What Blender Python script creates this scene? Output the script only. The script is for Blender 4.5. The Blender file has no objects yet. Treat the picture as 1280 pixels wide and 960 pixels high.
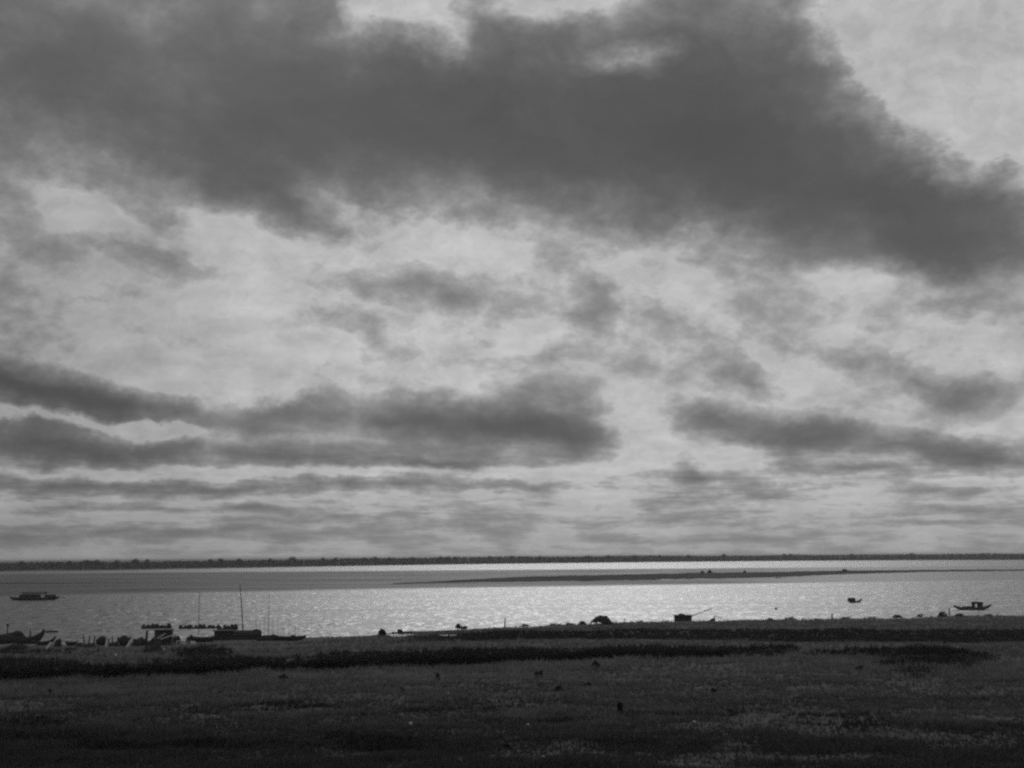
import bpy, math, random
import numpy as np
from mathutils import Matrix, Vector

random.seed(7)
rng = np.random.default_rng(11)
R = math.radians
scene = bpy.context.scene
COL = scene.collection

# ------------------------------------------------------------------ render
scene.render.engine = 'CYCLES'
scene.cycles.filter_width = 2.4
scene.view_settings.view_transform = 'Standard'
scene.view_settings.look = 'None'
scene.view_settings.exposure = 0.0
scene.view_settings.gamma = 1.0
scene.view_settings.use_curve_mapping = False
scene.cycles.use_denoising = False
scene.cycles.max_bounces = 6
scene.cycles.diffuse_bounces = 2
scene.cycles.glossy_bounces = 3
scene.cycles.volume_bounces = 0
scene.cycles.transmission_bounces = 2
scene.cycles.sample_clamp_indirect = 4.0

# ------------------------------------------------------------------ camera
F = 1545.0                       # focal length in pixels of a 1280 px wide picture
CAM = Vector((0.0, 0.0, 12.0))   # 12 m above the river
PITCH, ROLL = math.atan(215.0 / F), R(-0.36)
ROT = Matrix.Rotation(R(90) + PITCH, 3, 'X') @ Matrix.Rotation(ROLL, 3, 'Z')
cam_data = bpy.data.cameras.new('camera')
cam = bpy.data.objects.new('camera', cam_data)
COL.objects.link(cam)
cam.matrix_world = Matrix.Translation(CAM) @ ROT.to_4x4()
cam_data.sensor_width = 36.0
cam_data.lens = 36.0 * F / 1280.0
cam_data.clip_start = 0.5
cam_data.clip_end = 60000.0
scene.camera = cam


def ray(px, py):
    return (ROT @ Vector(((px - 640.0) / F, (480.0 - py) / F, -1.0))).normalized()


def at(px, py, z=0.0):
    d = ray(px, py)
    t = (z - CAM.z) / d.z
    return CAM + d * t


# ------------------------------------------------------------------ noise (numpy)
def _hash(ix, iy, seed):
    h = (ix.astype(np.int64) * 374761393 + iy.astype(np.int64) * 668265263 + seed * 1442695041) & 0x7fffffff
    h = ((h ^ (h >> 13)) * 1274126177) & 0x7fffffff
    h = h ^ (h >> 16)
    return (h & 0xffff) / 65535.0


def vnoise(x, y, seed=0):
    x = np.asarray(x, float); y = np.asarray(y, float)
    ix = np.floor(x); iy = np.floor(y)
    fx = x - ix; fy = y - iy
    fx = fx * fx * (3 - 2 * fx); fy = fy * fy * (3 - 2 * fy)
    a = _hash(ix, iy, seed); b = _hash(ix + 1, iy, seed)
    c = _hash(ix, iy + 1, seed); d = _hash(ix + 1, iy + 1, seed)
    return (a * (1 - fx) + b * fx) * (1 - fy) + (c * (1 - fx) + d * fx) * fy - 0.5


def fbm(x, y, seed=0, octs=4):
    s = 0; a = 1.0; f = 1.0
    for i in range(octs):
        s = s + a * vnoise(np.asarray(x) * f, np.asarray(y) * f, seed + i * 17)
        a *= 0.5; f *= 2.03
    return s


# ------------------------------------------------------------------ node helpers
def new_mat(name):
    m = bpy.data.materials.new(name)
    m.use_nodes = True
    nt = m.node_tree
    b = nt.nodes['Principled BSDF']
    return m, nt, b


def N(nt, typ, **kw):
    n = nt.nodes.new(typ)
    for k, v in kw.items():
        setattr(n, k, v)
    return n


def L(nt, a, b):
    nt.links.new(a, b)


def math_node(nt, op, a, b=None, c=None, clamp=False):
    n = N(nt, 'ShaderNodeMath', operation=op, use_clamp=clamp)
    for i, v in enumerate((a, b, c)):
        if v is None:
            continue
        if isinstance(v, (int, float)):
            n.inputs[i].default_value = v
        else:
            L(nt, v, n.inputs[i])
    return n.outputs[0]


def map_range(nt, v, f0, f1, t0=0.0, t1=1.0, smooth=True):
    n = N(nt, 'ShaderNodeMapRange')
    n.interpolation_type = 'SMOOTHSTEP' if smooth else 'LINEAR'
    L(nt, v, n.inputs[0])
    for i, x in zip((1, 2, 3, 4), (f0, f1, t0, t1)):
        if isinstance(x, (int, float)):
            n.inputs[i].default_value = x
        else:
            L(nt, x, n.inputs[i])
    return n.outputs[0]


def noise_tex(nt, vec, scale, detail=4, rough=0.55, dist=0.0, dims='3D'):
    n = N(nt, 'ShaderNodeTexNoise', noise_dimensions=dims)
    n.inputs['Scale'].default_value = scale
    n.inputs['Detail'].default_value = detail
    n.inputs['Roughness'].default_value = rough
    n.inputs['Distortion'].default_value = dist
    if vec is not None:
        L(nt, vec, n.inputs['Vector'])
    return n


def grey(v):
    return (v, v, v, 1.0)


def simple_mat(name, lo, hi, scale=3.0, rough=0.85, stretch=None, spec=0.2):
    """grey material mottled between two albedos (weathering of the real surface)"""
    m, nt, b = new_mat(name)
    tc = N(nt, 'ShaderNodeTexCoord')
    mp = N(nt, 'ShaderNodeMapping')
    if stretch:
        mp.inputs['Scale'].default_value = stretch
    L(nt, tc.outputs['Object'], mp.inputs[0])
    nz = noise_tex(nt, mp.outputs[0], scale, 5, 0.6)
    f = map_range(nt, nz.outputs['Fac'], 0.3, 0.7)
    v = math_node(nt, 'MULTIPLY_ADD', f, hi - lo, lo)
    cmb = N(nt, 'ShaderNodeCombineColor')
    for i in range(3):
        L(nt, v, cmb.inputs[i])
    L(nt, cmb.outputs[0], b.inputs['Base Color'])
    b.inputs['Roughness'].default_value = rough
    b.inputs['Specular IOR Level'].default_value = spec
    bm = N(nt, 'ShaderNodeBump')
    bm.inputs['Strength'].default_value = 0.4
    bm.inputs['Distance'].default_value = 0.03
    L(nt, nz.outputs['Fac'], bm.inputs['Height'])
    L(nt, bm.outputs[0], b.inputs['Normal'])
    return m


M = {}
M['dark_wood'] = simple_mat('dark_wood', 0.018, 0.045, 4.0, 0.8, (1, 6, 6))
M['grey_wood'] = simple_mat('grey_wood', 0.05, 0.11, 4.0, 0.85, (1, 6, 6))
M['pale_wood'] = simple_mat('pale_wood', 0.45, 0.65, 4.0, 0.8, (1, 6, 6))
M['pale_cloth'] = simple_mat('pale_cloth', 0.5, 0.7, 3.0, 0.9)
M['grey_cloth'] = simple_mat('grey_cloth', 0.12, 0.2, 3.0, 0.9)
M['thatch'] = simple_mat('thatch', 0.025, 0.06, 9.0, 0.95, (1, 5, 5))
M['rope'] = simple_mat('rope', 0.08, 0.14, 12.0, 0.95)
M['bundle'] = simple_mat('bundle', 0.02, 0.05, 5.0, 0.95)
M['stone'] = simple_mat('stone', 0.4, 0.65, 6.0, 0.9)
M['bark'] = simple_mat('bark', 0.04, 0.08, 5.0, 0.9, (4, 4, 1))
M['wet_sand'] = simple_mat('wet_sand', 0.055, 0.11, 0.02, 1.0, (1, 3, 1), 0.0)


def leaf_mat(name, lo, hi, transl=0.25):
    """foliage: each leaf's own tone comes from the 'tone' attribute of its faces"""
    m, nt, b = new_mat(name)
    at_ = N(nt, 'ShaderNodeAttribute', attribute_name='tone')
    v = math_node(nt, 'MULTIPLY_ADD', at_.outputs['Fac'], hi - lo, lo)
    cmb = N(nt, 'ShaderNodeCombineColor')
    for i in range(3):
        L(nt, v, cmb.inputs[i])
    L(nt, cmb.outputs[0], b.inputs['Base Color'])
    b.inputs['Roughness'].default_value = 0.8
    b.inputs['Specular IOR Level'].default_value = 0.15
    tr = N(nt, 'ShaderNodeBsdfTranslucent')
    L(nt, cmb.outputs[0], tr.inputs['Color'])
    mx = N(nt, 'ShaderNodeMixShader')
    mx.inputs[0].default_value = transl
    L(nt, b.outputs[0], mx.inputs[1]); L(nt, tr.outputs[0], mx.inputs[2])
    L(nt, mx.outputs[0], nt.nodes['Material Output'].inputs['Surface'])
    return m


M['grass'] = leaf_mat('grass', 0.035, 0.20, 0.3)
M['sedge'] = leaf_mat('sedge', 0.004, 0.045, 0.05)
M['shrub_leaf'] = leaf_mat('shrub_leaf', 0.008, 0.028, 0.08)
M['tree_leaf'] = leaf_mat('tree_leaf', 0.022, 0.05, 0.1)
M['brow_leaf'] = leaf_mat('brow_leaf', 0.04, 0.09, 0.15)


# ------------------------------------------------------------------ object helpers
def tag(o, label=None, cat=None, group=None, kind=None):
    if label: o['label'] = label
    if cat: o['category'] = cat
    if group: o['group'] = group
    if kind: o['kind'] = kind
    return o


def thing(name, loc, rz=0.0, label=None, cat=None, group=None, tilt=(0, 0)):
    o = bpy.data.objects.new(name, None)
    o.empty_display_size = 0.5
    COL.objects.link(o)
    o.location = loc
    o.rotation_euler = (tilt[0], tilt[1], rz)
    return tag(o, label, cat, group)


class MB:
    """collects shapes and links them as one mesh object"""
    def __init__(self):
        self.v = []; self.f = []; self.t = []

    def add(self, vs, fs, tone=0.5):
        k = len(self.v)
        self.v += [tuple(p) for p in vs]
        self.f += [tuple(i + k for i in f) for f in fs]
        self.t += [tone] * len(fs)
        return self

    def box(self, c, s, rz=0.0, ry=0.0, taper=1.0):
        m = Matrix.Rotation(rz, 3, 'Z') @ Matrix.Rotation(ry, 3, 'Y')
        vs = []
        for z in (-1, 1):
            k = taper if z > 0 else 1.0
            for x, y in ((-1, -1), (1, -1), (1, 1), (-1, 1)):
                vs.append(Vector(c) + m @ Vector((x * s[0] / 2 * k, y * s[1] / 2 * k, z * s[2] / 2)))
        return self.add(vs, [(3, 2, 1, 0), (4, 5, 6, 7), (0, 1, 5, 4), (1, 2, 6, 5), (2, 3, 7, 6), (3, 0, 4, 7)])

    def tube(self, pts, r0, r1=None, n=8):
        r1 = r0 if r1 is None else r1
        pts = [Vector(p) for p in pts]
        vs = []; fs = []
        for i, p in enumerate(pts):
            a = pts[max(i - 1, 0)]; b = pts[min(i + 1, len(pts) - 1)]
            d = (b - a).normalized()
            s = d.cross(Vector((0, 0, 1)) if abs(d.z) < 0.9 else Vector((1, 0, 0))).normalized()
            q = s.cross(d)
            r = r0 + (r1 - r0) * i / (len(pts) - 1)
            for k in range(n):
                t = 2 * math.pi * k / n
                vs.append(p + s * math.cos(t) * r + q * math.sin(t) * r)
        for i in range(len(pts) - 1):
            for k in range(n):
                k2 = (k + 1) % n
                fs.append((i * n + k, i * n + k2, (i + 1) * n + k2, (i + 1) * n + k))
        fs.append(tuple(range(n - 1, -1, -1)))
        fs.append(tuple((len(pts) - 1) * n + k for k in range(n)))
        return self.add(vs, fs)

    def hull(self, Lh, B, D, bow=0.4, stern=0.3, t=0.05, draft=0.15, blunt=0.0, n=26, rake=0.5):
        """open planked boat along x, bow at +x; z = 0 is the waterline"""
        m = 9
        outer = []; inner = []
        for i in range(n + 1):
            s = i / n * 2 - 1
            w = (1 - abs(s) ** 2.4) ** 0.8 * (1 - blunt) + blunt * (1 - abs(s) ** 8)
            w = max(w, 0.02)
            rise = (bow if s > 0 else stern) * abs(s) ** 2.6
            top = D + rise
            keel = -draft + rise * 0.92 * abs(s) ** rake + (top + draft - rise) * 0.55 * abs(s) ** 7
            for lst, off in ((outer, 0.0), (inner, t)):
                for j in range(m):
                    a = math.pi * (j / (m - 1))
                    yy = -math.cos(a); yy = math.copysign(abs(yy) ** 0.7, yy)
                    hw = max(B / 2 * w - off, 0.01)
                    kk = keel + off
                    zz = top - (top - kk) * math.sin(a) ** 0.8
                    lst.append((s * (Lh / 2 - off), yy * hw, min(zz, top)))
        k = len(outer)
        vs = outer + inner
        fs = []
        for i in range(n):
            for j in range(m - 1):
                a = i * m + j
                fs.append((a, a + 1, a + m + 1, a + m))
                fs.append((k + a, k + a + m, k + a + m + 1, k + a + 1))
            for j in (0, m - 1):
                a = i * m + j
                fs.append((a, a + m, k + a + m, k + a) if j == 0 else (a, k + a, k + a + m, a + m))
        for i in (0, n):
            for j in range(m - 1):
                a = i * m + j
                fs.append((a, k + a, k + a + 1, a + 1) if i == 0 else (a, a + 1, k + a + 1, k + a))
        return self.add(vs, fs)

    def arch(self, x0, x1, w, z0, h, t=0.05, n=10, sag=0.0, flare=0.0):
        """barrel canopy along x"""
        vs = []; fs = []
        nx = 8
        for i in range(nx + 1):
            s = i / nx
            x = x0 + (x1 - x0) * s
            k = 1 - sag * math.sin(math.pi * s) + flare * abs(2 * s - 1) ** 3
            for off in (0.0, t):
                for j in range(n + 1):
                    a = math.pi * j / n
                    vs.append((x, -math.cos(a) * (w / 2 - off), z0 + math.sin(a) ** 0.8 * (h * k - off)))
        q = n + 1
        for i in range(nx):
            for j in range(n):
                a = i * 2 * q + j
                fs.append((a, a + 1, a + 2 * q + 1, a + 2 * q))
                b = a + q
                fs.append((b, b + 2 * q, b + 2 * q + 1, b + 1))
            for j, flip in ((0, 0), (n, 1)):
                a = i * 2 * q + j
                fs.append((a, a + 2 * q, a + 3 * q, a + q) if not flip else (a, a + q, a + 3 * q, a + 2 * q))
        for i in (0, nx):
            for j in range(n):
                a = i * 2 * q + j
                fs.append((a, a + q, a + q + 1, a + 1) if i == 0 else (a, a + 1, a + q + 1, a + q))
        return self.add(vs, fs)

    def blob(self, c, s, seed=0, rough=0.25, nu=14, nv=9, flat=True):
        """lumpy closed heap"""
        vs = []; fs = []
        r_ = random.Random(seed)
        ph = [r_.uniform(0, 6.28) for _ in range(6)]
        for i in range(nv + 1):
            a = math.pi * i / nv
            for j in range(nu):
                b = 2 * math.pi * j / nu
                k = 1 + rough * (math.sin(3 * b + ph[0] + 2 * a) * 0.5 + math.sin(5 * b + ph[1]) * math.sin(4 * a + ph[2]) * 0.5 + math.sin(2 * a + ph[3]) * .3)
                x = math.sin(a) * math.cos(b) * k; y = math.sin(a) * math.sin(b) * k; z = math.cos(a) * k
                if flat and z < -0.25: z = -0.25
                vs.append((c[0] + x * s[0], c[1] + y * s[1], c[2] + z * s[2]))
        for i in range(nv):
            for j in range(nu):
                j2 = (j + 1) % nu
                fs.append((i * nu + j, (i + 1) * nu + j, (i + 1) * nu + j2, i * nu + j2))
        return self.add(vs, fs)

    def leaves(self, c, s, n, size, r_, shell=0.4, up=0.0, aspect=1.0):
        """leaf faces spread through the volume of an uneven crown; each leaf has its own tone"""
        ph = [r_.uniform(0, 6.28) for _ in range(4)]
        for _ in range(n):
            d = Vector((r_.gauss(0, 1), r_.gauss(0, 1), r_.gauss(0, 1))).normalized()
            k = r_.uniform(shell, 1.0) ** 0.6
            b = math.atan2(d.y, d.x)
            k *= 0.82 + 0.22 * math.sin(3 * b + ph[0]) * math.cos(3 * d.z + ph[1]) + 0.12 * math.sin(7 * b + ph[2] + 4 * d.z)
            p = Vector((c[0] + d.x * k * s[0], c[1] + d.y * k * s[1], c[2] + d.z * k * s[2]))
            a = Vector((r_.gauss(0, 1), r_.gauss(0, 1), r_.gauss(0, 1) + up)).normalized()
            e = a.cross(Vector((r_.gauss(0, 1), r_.gauss(0, 1), r_.gauss(0, 1)))).normalized()
            g = size * r_.uniform(0.6, 1.3)
            self.add([p - a * g * aspect, p + e * g * 0.5, p + a * g * aspect, p - e * g * 0.5], [(0, 1, 2, 3)], r_.random())
        return self

    def build(self, name, mat, parent=None, smooth=False):
        me = bpy.data.meshes.new(name)
        me.from_pydata(self.v, [], self.f)
        at_ = me.attributes.new('tone', 'FLOAT', 'FACE')
        at_.data.foreach_set('value', self.t)
        me.materials.append(mat)
        if smooth:
            me.shade_smooth()
        me.update()
        o = bpy.data.objects.new(name, me)
        COL.objects.link(o)
        if parent is not None:
            o.parent = parent
        return o


def np_mesh(name, verts, faces, mat, tone=None, smooth=False):
    """fast mesh from arrays; faces (n,3) or (n,4)"""
    me = bpy.data.meshes.new(name)
    nv = len(verts); nf, k = faces.shape
    me.vertices.add(nv)
    me.vertices.foreach_set('co', np.asarray(verts, np.float32).ravel())
    me.loops.add(nf * k)
    me.loops.foreach_set('vertex_index', faces.astype(np.int32).ravel())
    me.polygons.add(nf)
    me.polygons.foreach_set('loop_start', np.arange(nf, dtype=np.int32) * k)
    if tone is not None:
        a = me.attributes.new('tone', 'FLOAT', 'FACE')
        a.data.foreach_set('value', np.asarray(tone, np.float32))
    me.materials.append(mat)
    me.update(calc_edges=True)
    me.validate()
    if smooth:
        me.shade_smooth()
    o = bpy.data.objects.new(name, me)
    COL.objects.link(o)
    return o


# ------------------------------------------------------------------ the near bank: one height function
# each column: picture x, then (y, z) of: foreground, edge of the ditch, far lip of the ditch,
# foot of the levee scarp, top of the scarp, brow above the water; ditch depth, scarp depth
COLS = [
    (-420, (960, 3.0), (862, 2.4), (836, 1.9), (822, 1.2), (815, .8), (812, .15), .7, 0),
    (0,    (960, 3.0), (851, 2.5), (829, 2.0), (818, 1.2), (812, .8), (805, .15), .7, 0),
    (170,  (960, 3.0), (848, 2.5), (829, 2.0), (816, 1.2), (810, .8), (803, .15), .6, 0),
    (330,  (960, 3.0), (841, 2.5), (824, 2.0), (812, 1.3), (806, .9), (798, .2), .7, 0),
    (450,  (960, 3.0), (836, 2.5), (819, 2.1), (806, 1.5), (801, 1.2), (795, .25), .7, .1),
    (520,  (960, 3.0), (833, 2.5), (815, 2.2), (802, 1.8), (796, 1.6), (789, .6), .6, .3),
    (640,  (960, 3.0), (829, 2.5), (813, 2.3), (800, 2.0), (790, 2.0), (784, 1.0), .5, .5),
    (800,  (960, 3.0), (823, 2.5), (811, 2.35), (800, 2.1), (789, 2.2), (778, 1.2), .35, .6),
    (990,  (960, 3.0), (821, 2.5), (812, 2.4), (802, 2.2), (788, 2.3), (775, 1.3), .3, .7),
    (1280, (960, 3.0), (834, 2.6), (822, 2.5), (803, 2.3), (789, 2.4), (769.5, 1.5), .1, .7),
    (1700, (960, 3.0), (834, 2.6), (822, 2.5), (803, 2.3), (788, 2.4), (766, 1.6), .1, .7),
]
CU = []; CR = []; CZ = []
for c in COLS:
    pts = [at(c[0], y, z) for (y, z) in c[1:7]]
    u = sum(p.x / p.y for p in pts[1:]) / 5
    r = [p.y for p in pts]; z = [p.z for p in pts]
    dd, sd = c[7], c[8]
    rr = [-400, 6, 25, r[0], r[1], r[1] + .3 * (r[2] - r[1]), r[1] + .55 * (r[2] - r[1]), r[2], r[3],
          r[3] + .4 * (r[4] - r[3]), r[4], r[5], r[5] + 9, r[5] + 40, r[5] + 200]
    zz = [10.4, 10.4, 5.5, z[0], z[1], z[1] - dd, z[2] - dd, z[2], z[3], z[3] - sd * .35, z[4], z[5], -.35, -1.2, -2.5]
    CU.append(u); CR.append(rr); CZ.append(zz)
CU = np.array(CU); CR = np.array(CR); CZ = np.array(CZ)


def column_at(u):
    u = np.clip(u, CU[0], CU[-1])
    k = np.clip(np.searchsorted(CU, u) - 1, 0, len(CU) - 2)
    t = (u - CU[k]) / (CU[k + 1] - CU[k])
    t = t * t * (3 - 2 * t)
    return k, t


def radii(u):
    k, t = column_at(np.asarray(u, float))
    return CR[k] * (1 - t)[..., None] + CR[k + 1] * t[..., None]


def ground_z(x, y, rough=True):
    x = np.atleast_1d(np.asarray(x, float)); y = np.atleast_1d(np.asarray(y, float))
    u = x / np.maximum(y, 25.0)
    k, t = column_at(u)
    rr = CR[k] * (1 - t)[:, None] + CR[k + 1] * t[:, None]
    zz = CZ[k] * (1 - t)[:, None] + CZ[k + 1] * t[:, None]
    yy = y + 3.0 * vnoise(x / 9.0, y / 14.0, 5) * np.clip((y - 40) / 60, 0, 1)
    i = np.clip((yy[:, None] >= rr).sum(1) - 1, 0, rr.shape[1] - 2)
    a = np.arange(len(x))
    s = np.clip((yy - rr[a, i]) / (rr[a, i + 1] - rr[a, i]), 0, 1)
    s = 0.35 * s + 0.65 * s * s * (3 - 2 * s)
    z = zz[a, i] * (1 - s) + zz[a, i + 1] * s
    if rough:
        amp = np.clip((z + 0.1) / 1.2, 0.15, 1.0)
        z = z + amp * (0.22 * fbm(x / 7.0, y / 5.0, 31, 3) + 0.10 * fbm(x / 1.3, y / 1.3, 77, 2))
    return z


def gz(x, y):
    return float(ground_z([x], [y])[0])


def hit(px, py):
    """point of the ground seen at a picture position"""
    d = ray(px, py)
    ts = np.linspace(40, 300, 1600) / d.y
    P = np.array(CAM)[None, :] + ts[:, None] * np.array(d)[None, :]
    z = ground_z(P[:, 0], P[:, 1], False)
    b = np.where(P[:, 2] < np.maximum(z, 0.0))[0]
    p = P[b[0]] if len(b) else P[-1]
    return Vector((p[0], p[1], max(gz(p[0], p[1]), -0.05)))


# terrain mesh: rows of constant distance, columns of constant bearing
us = np.linspace(-1.0, 1.0, 520)
ys = np.concatenate([np.linspace(-60, 24, 15), 25 + (np.linspace(0, 1, 640) ** 1.05) * 300])
U, Y = np.meshgrid(us, ys)
X = U * np.maximum(np.abs(Y), 60.0) * 1.0
Z = ground_z(X.ravel(), Y.ravel())
V = np.stack([X.ravel(), Y.ravel(), Z], 1)
nr, nc = U.shape
ii = np.arange(nr * nc).reshape(nr, nc)
FQ = np.stack([ii[:-1, :-1].ravel(), ii[:-1, 1:].ravel(), ii[1:, 1:].ravel(), ii[1:, :-1].ravel()], 1)


def ground_material():
    m, nt, b = new_mat('bank_soil')
    tc = N(nt, 'ShaderNodeTexCoord')
    P = tc.outputs['Object']
    sep = N(nt, 'ShaderNodeSeparateXYZ'); L(nt, P, sep.inputs[0])
    big = noise_tex(nt, P, 0.05, 4, 0.6)
    mid = noise_tex(nt, P, 0.6, 5, 0.65)
    fine = noise_tex(nt, P, 6.0, 3, 0.6)
    f = map_range(nt, big.outputs['Fac'], 0.35, 0.65)
    g = map_range(nt, mid.outputs['Fac'], 0.3, 0.72)
    h = map_range(nt, fine.outputs['Fac'], 0.3, 0.7)
    v = math_node(nt, 'MULTIPLY_ADD', f, 0.018, 0.010)
    v = math_node(nt, 'MULTIPLY_ADD', g, 0.022, v)
    v = math_node(nt, 'MULTIPLY_ADD', h, 0.012, v)
    # bare wet mud at the water's edge
    wet = map_range(nt, sep.outputs['Z'], 1.3, 0.5)
    mud = math_node(nt, 'MULTIPLY_ADD', g, 0.02, 0.022)
    mix = N(nt, 'ShaderNodeMix', data_type='FLOAT')
    L(nt, wet, mix.inputs[0]); L(nt, v, mix.inputs[2]); L(nt, mud, mix.inputs[3])
    cmb = N(nt, 'ShaderNodeCombineColor')
    for i in range(3):
        L(nt, mix.outputs[0], cmb.inputs[i])
    L(nt, cmb.outputs[0], b.inputs['Base Color'])
    b.inputs['Roughness'].default_value = 0.95
    b.inputs['Specular IOR Level'].default_value = 0.1
    return m


M['soil'] = ground_material()
ground = np_mesh('ground', V, FQ, M['soil'], smooth=True)
tag(ground, kind='structure')


# ------------------------------------------------------------------ grass and sedge
def blades(name, x, y, h, w, lean, tone, mat, per=3):
    n = len(x)
    z = ground_z(x, y) - 0.03
    vs = []; tn = []
    for q in range(per):
        a = rng.uniform(0, 2 * np.pi, n)
        ox = rng.normal(0, 1, n) * w * 1.2; oy = rng.normal(0, 1, n) * w * 1.2
        hh = h * rng.uniform(0.55, 1.15, n)
        lx = rng.normal(0, 1, n) * lean * hh + 0.12 * hh; ly = rng.normal(0, 1, n) * lean * hh
        ww = w * rng.uniform(0.5, 1.0, n)
        b0 = np.stack([x + ox - np.cos(a) * ww, y + oy - np.sin(a) * ww, z], 1)
        b1 = np.stack([x + ox + np.cos(a) * ww, y + oy + np.sin(a) * ww, z], 1)
        tp = np.stack([x + ox + lx, y + oy + ly, z + hh], 1)
        vs.append(np.stack([b0, b1, tp], 1).reshape(-1, 3))
        tn.append(np.clip(tone + rng.normal(0, 0.12, n), 0, 1))
    vs = np.concatenate(vs); tn = np.concatenate(tn)
    f = np.arange(len(vs)).reshape(-1, 3)
    o = np_mesh(name, vs, f, mat, tone=tn)
    return o


def scatter(n, y0, y1, umax=0.56):
    u = rng.uniform(-umax, umax, n)
    y = 1.0 / rng.uniform(1.0 / y1, 1.0 / y0, n)
    return u * y, y, u


# grass: thicker and thinner swathes
x, y, u = scatter(330000, 40.0, 235.0)
rr = radii(u)
land = (y < rr[:, 11] + 1.5)
cover = fbm(x / 16.0, y / 9.0, 3, 4)
clump = fbm(x / 2.6, y / 2.2, 41, 3)
inditch = (y > rr[:, 4] + 1) & (y < rr[:, 4] + (rr[:, 7] - rr[:, 4]) * (.35 + .5 * rng.random(len(x)))) & (u < 0.24)
scarp = (y > rr[:, 8]) & (y < rr[:, 10]) & (u > -0.06)
zg = ground_z(x, y, False)
mud = np.clip((zg - 0.5) / 1.0, 0.0, 1.0)
keep = land & ~inditch & ~scarp & (rng.random(len(x)) < mud * np.clip(0.75 + 0.9 * cover + 0.8 * clump, 0.12, 1.0))
x, y, u, cover, clump = x[keep], y[keep], u[keep], cover[keep], clump[keep]
edge = np.exp(-((y - radii(u)[:, 4] + 5) / 9.0) ** 2)            # ranker grass along the ditch edge
streak = 1.25 * fbm(x / 38.0, y / 5.0, 55, 4)
near_shade = np.clip((92 - y) / 34, 0, 1) * np.clip(0.85 - 1.1 * (u + 0.1), 0.5, 1.2)     # foreground shade, stronger at left, put into the grass tone
tone = np.clip(0.38 + 0.25 * cover + 0.30 * streak + np.clip(.3 + (y - 55) / 90, .25, .6) * clump + 0.30 * edge * np.clip((u + .25) / .15, .3, 1) - 0.60 * near_shade - 0.16 * np.clip((80 - y) / 20, 0, 1) + rng.normal(0, 0.07, len(x)), 0.01, 1)
h = 0.13 + 0.30 * np.clip(clump + 0.15, 0, 1) + 0.14 * edge + 0.0006 * y + 0.22 * np.clip(fbm(x / 4.0, y / 30.0, 91, 3), 0, 1) * (y > radii(u)[:, 10])
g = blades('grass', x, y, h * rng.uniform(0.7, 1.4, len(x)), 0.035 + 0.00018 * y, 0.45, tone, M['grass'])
tag(g, kind='stuff')

# dark sedge growing in the ditch, on the scarp, and in meadow patches; the near ones double as painted foreground shade
sx, sy, su = scatter(420000, 60.0, 215.0)
rr = radii(su)
n1 = fbm(sx / 8.0, sy / 4.0, 9, 4)
n2 = fbm(sx / 3.0, sy / 2.5, 13, 3)
t1 = (sy - rr[:, 4]) / np.maximum(rr[:, 7] - rr[:, 4], 1)
fade1 = np.clip((0.21 - su) / 0.05, 0, 1)
gap = np.exp(-((su + 0.302) / 0.012) ** 2)
p1 = np.where((t1 > 0.0) & (t1 < 1.12 + 0.35 * n1), np.clip(1.5 - 1.05 * t1 + 0.6 * n2, 0, 1), 0) * fade1 * (1 - 0.8 * gap * (t1 > .3))
t2 = (sy - rr[:, 8]) / np.maximum(rr[:, 10] - rr[:, 8], 1)
p2 = np.where((t2 > 0.0) & (t2 < 1.05 + 0.25 * n1), 0.85, 0) * np.clip((su + 0.10) / 0.08, 0, 1)
pm = np.zeros(len(sx))
for (cx, cy, rx, ry, a) in [(1165, 824, 62, 11, 1.0), (1075, 816, 60, 5, .7), (925, 815, 80, 6, .6),
                            (40, 814, 70, 4, .25), (250, 817, 30, 5, .6), (330, 890, 120, 5, .35), (560, 888, 120, 4, .4),
                            (150, 934, 190, 9, .9), (480, 932, 120, 10, .7), (900, 893, 150, 4, .3), (720, 901, 130, 3, .4),
                            (250, 950, 260, 10, .9), (30, 925, 120, 8, .7), (560, 952, 150, 6, .7), (1120, 905, 120, 6, .25), (1060, 942, 140, 9, .3), (60, 905, 90, 6, .3),
                            (350, 884, 60, 3, .4), (780, 930, 80, 4, .3)]:
    c = hit(cx, cy); m_ = c.y / F
    c2 = hit(cx, cy + ry)
    dy = max(abs(c.y - c2.y), 1.0)
    q = ((sx - c.x - (sy - c.y) * (cx - 640) / F) / (rx * m_)) ** 2 + ((sy - c.y) / dy) ** 2
    pm = np.maximum(pm, a * np.clip(1.15 - 0.75 * q + 1.3 * n1 + 1.0 * n2, 0, 1))
pm *= (sy < rr[:, 11])
pm = np.where(sy < 95, pm * 0.6, pm)
pr = np.maximum(np.maximum(p1, p2), pm * 0.8)
keep = rng.random(len(sx)) < pr
tall = np.where(p1 > pm, 0.45 + 0.4 * np.clip(1 - t1, 0, 1), np.where(p2 > pm, 0.35, np.where(sy < 90, 0.26, 0.5)))
light = 0.55 * np.clip(t1 - .35, 0, .8) * (p1 > pm) + 0.45 * (p2 > np.maximum(p1, pm)) + 0.5 * np.clip(1 - pr, 0, 1) + 0.12 * (su > 0.1)
sx, sy, tall, n2, n1, light = sx[keep], sy[keep], tall[keep], n2[keep], n1[keep], light[keep]
s = blades('sedge', sx, sy, tall * (1 + 0.5 * n2) * rng.uniform(0.7, 1.25, len(sx)), 0.07 + 0.0003 * sy, 0.3,
           np.clip(0.12 + 0.3 * n2 + 0.2 * n1 + light, 0, 1), M['sedge'])
tag(s, kind='stuff')


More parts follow.
